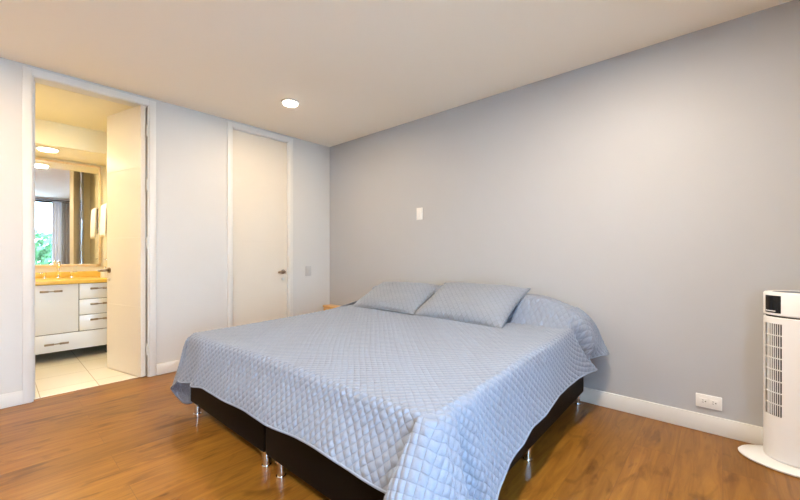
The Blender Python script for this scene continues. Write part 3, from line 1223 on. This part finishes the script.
# head with display
bm = BM()
lathe(bm, [(0, 0.777), (R - 0.010, 0.777), (R - 0.010, 0.781), (R, 0.784), (R, 0.893), (R - 0.004, 0.900), (R - 0.012, 0.903), (R - 0.016, 0.899), (0, 0.899)], 96, sx=EX, sy=EY)
obj('head', bm, 'fan_white', fan, angle=40)
bm = BM()
lathe(bm, [(0, 0.770), (R - 0.008, 0.770), (R - 0.008, 0.779), (0, 0.779)], 72, sx=EX, sy=EY)
obj('seam_ring', bm, 'fan_slot', fan, angle=40)
bm = BM()
lathe(bm, [(0, 0.8992), (R - 0.030, 0.8992), (R - 0.032, 0.9012), (0, 0.9012)], 64, sx=EX, sy=EY)
obj('control_panel', bm, 'piping', fan, angle=40)
bm = BM()
arcbar(bm, AC - 18.5, AC + 18.0, 0.794, 0.884, R - 0.004, R + 0.0012, 20)
dsp = obj('display', bm, 'black_glass', fan)
bm = BM()
arcbar(bm, AC - 16, AC - 12.5, 0.8005, 0.8065, R, R + 0.0018, 3)
arcbar(bm, AC - 11, AC + 8, 0.8010, 0.8060, R, R + 0.0018, 10)
obj('marking', bm, 'marking', dsp)
bm = BM()
for z in (0.205, 0.208):
    pass
arcbar(bm, AC - 30, AC + 40, 0.197, 0.199, R - 0.002, R + 0.0008, 24)
obj('lower_seam', bm, 'white_plastic', fan)

# ---------------------------------------------------------------- switches and outlet
sw = empty('light_switch', (1.507, 0, 1.515), label='cream light switch alone on the grey wall above the bed', cat='light switch')
bobj('plate', (-0.038, 0.038, -0.009, 0, -0.062, 0.062), 'white_plastic', sw, bev=0.003)
bobj('rocker', (-0.020, 0.020, -0.014, -0.008, -0.038, 0.040), 'white_plastic', sw, bev=0.002)
sw2 = empty('light_switch', (0, -0.33, 0.89), label='grey light switch on the white wall right of the closed door', cat='light switch')
bobj('plate', (0, 0.009, -0.040, 0.040, -0.062, 0.062), 'switch_grey', sw2, bev=0.003)
bobj('rocker', (0.008, 0.013, -0.022, 0.022, -0.034, 0.034), 'switch_grey', sw2, bev=0.002)

ou = empty('wall_outlet', (3.778, 0, 0.190), label='white double power outlet just above the baseboard on the grey wall', cat='power outlet')
bobj('plate', (-0.062, 0.062, -0.010, 0, -0.040, 0.040), 'white_plastic', ou, bev=0.003)
for sx in (-0.024, 0.024):
    rc = bobj('receptacle', (sx - 0.019, sx + 0.019, -0.0125, -0.009, -0.017, 0.017), 'white_plastic', ou, bev=0.001)
    b = BM()
    box(b, sx - 0.008, sx + 0.001, -0.0132, -0.012, 0.005, 0.0075)
    box(b, sx - 0.008, sx + 0.001, -0.0132, -0.012, -0.0075, -0.005)
    cyl(b, (sx + 0.009, -0.0132, 0), (sx + 0.009, -0.012, 0), 0.0034, n=12)
    obj('slots', b, 'fan_slot', rc)

# ---------------------------------------------------------------- outside, seen in the mirror through the window
tag(bobj('bounce_ground', (XR + 0.2, 40, -25, 15, -3.2, -3.0), 'bounce_pale'), kind='structure')  # made-up pale ground, added to bounce skylight onto the bedroom ceiling
random.seed(4)


def tree(x, y, h, r, label):
    t = empty('garden_tree', (x, y, -3.0), label=label, cat='tree', group='trees outside the window')
    b = BM()
    tube(b, [(0, 0, 0), (0.05, 0, h * 0.3), (-0.03, 0.05, h * 0.6), (0, 0, h * 0.85)], [0.16, 0.12, 0.09, 0.04], n=10)
    obj('trunk', b, 'bark', t, smooth=True)
    b = BM()
    for k in range(900):
        d = V((random.gauss(0, 1), random.gauss(0, 1), random.gauss(0, 1))).normalized() * (random.random() ** 0.4)
        p = V((d.x * r, d.y * r, h * 0.82 + d.z * r * 0.75))
        s = random.uniform(0.08, 0.17)
        a = V((random.gauss(0, 1), random.gauss(0, 1), random.gauss(0, 1))).normalized()
        c = a.orthogonal().normalized()
        e = a.cross(c)
        b.faces.new([b.verts.new(p + q) for q in (c * s, e * s * 0.5, -c * s, -e * s * 0.5)])
    obj('foliage', b, 'leaf', t)


tree(11.5, -1.7, 4.9, 1.25, 'leafy green tree outside the window, seen reflected in the bathroom mirror')
tree(14.5, 1.4, 4.6, 1.3, 'leafy green tree outside, right of the other in the mirror')
tree(12.5, -5.2, 5.2, 1.4, 'leafy green tree outside, out of view left of the mirror reflection')
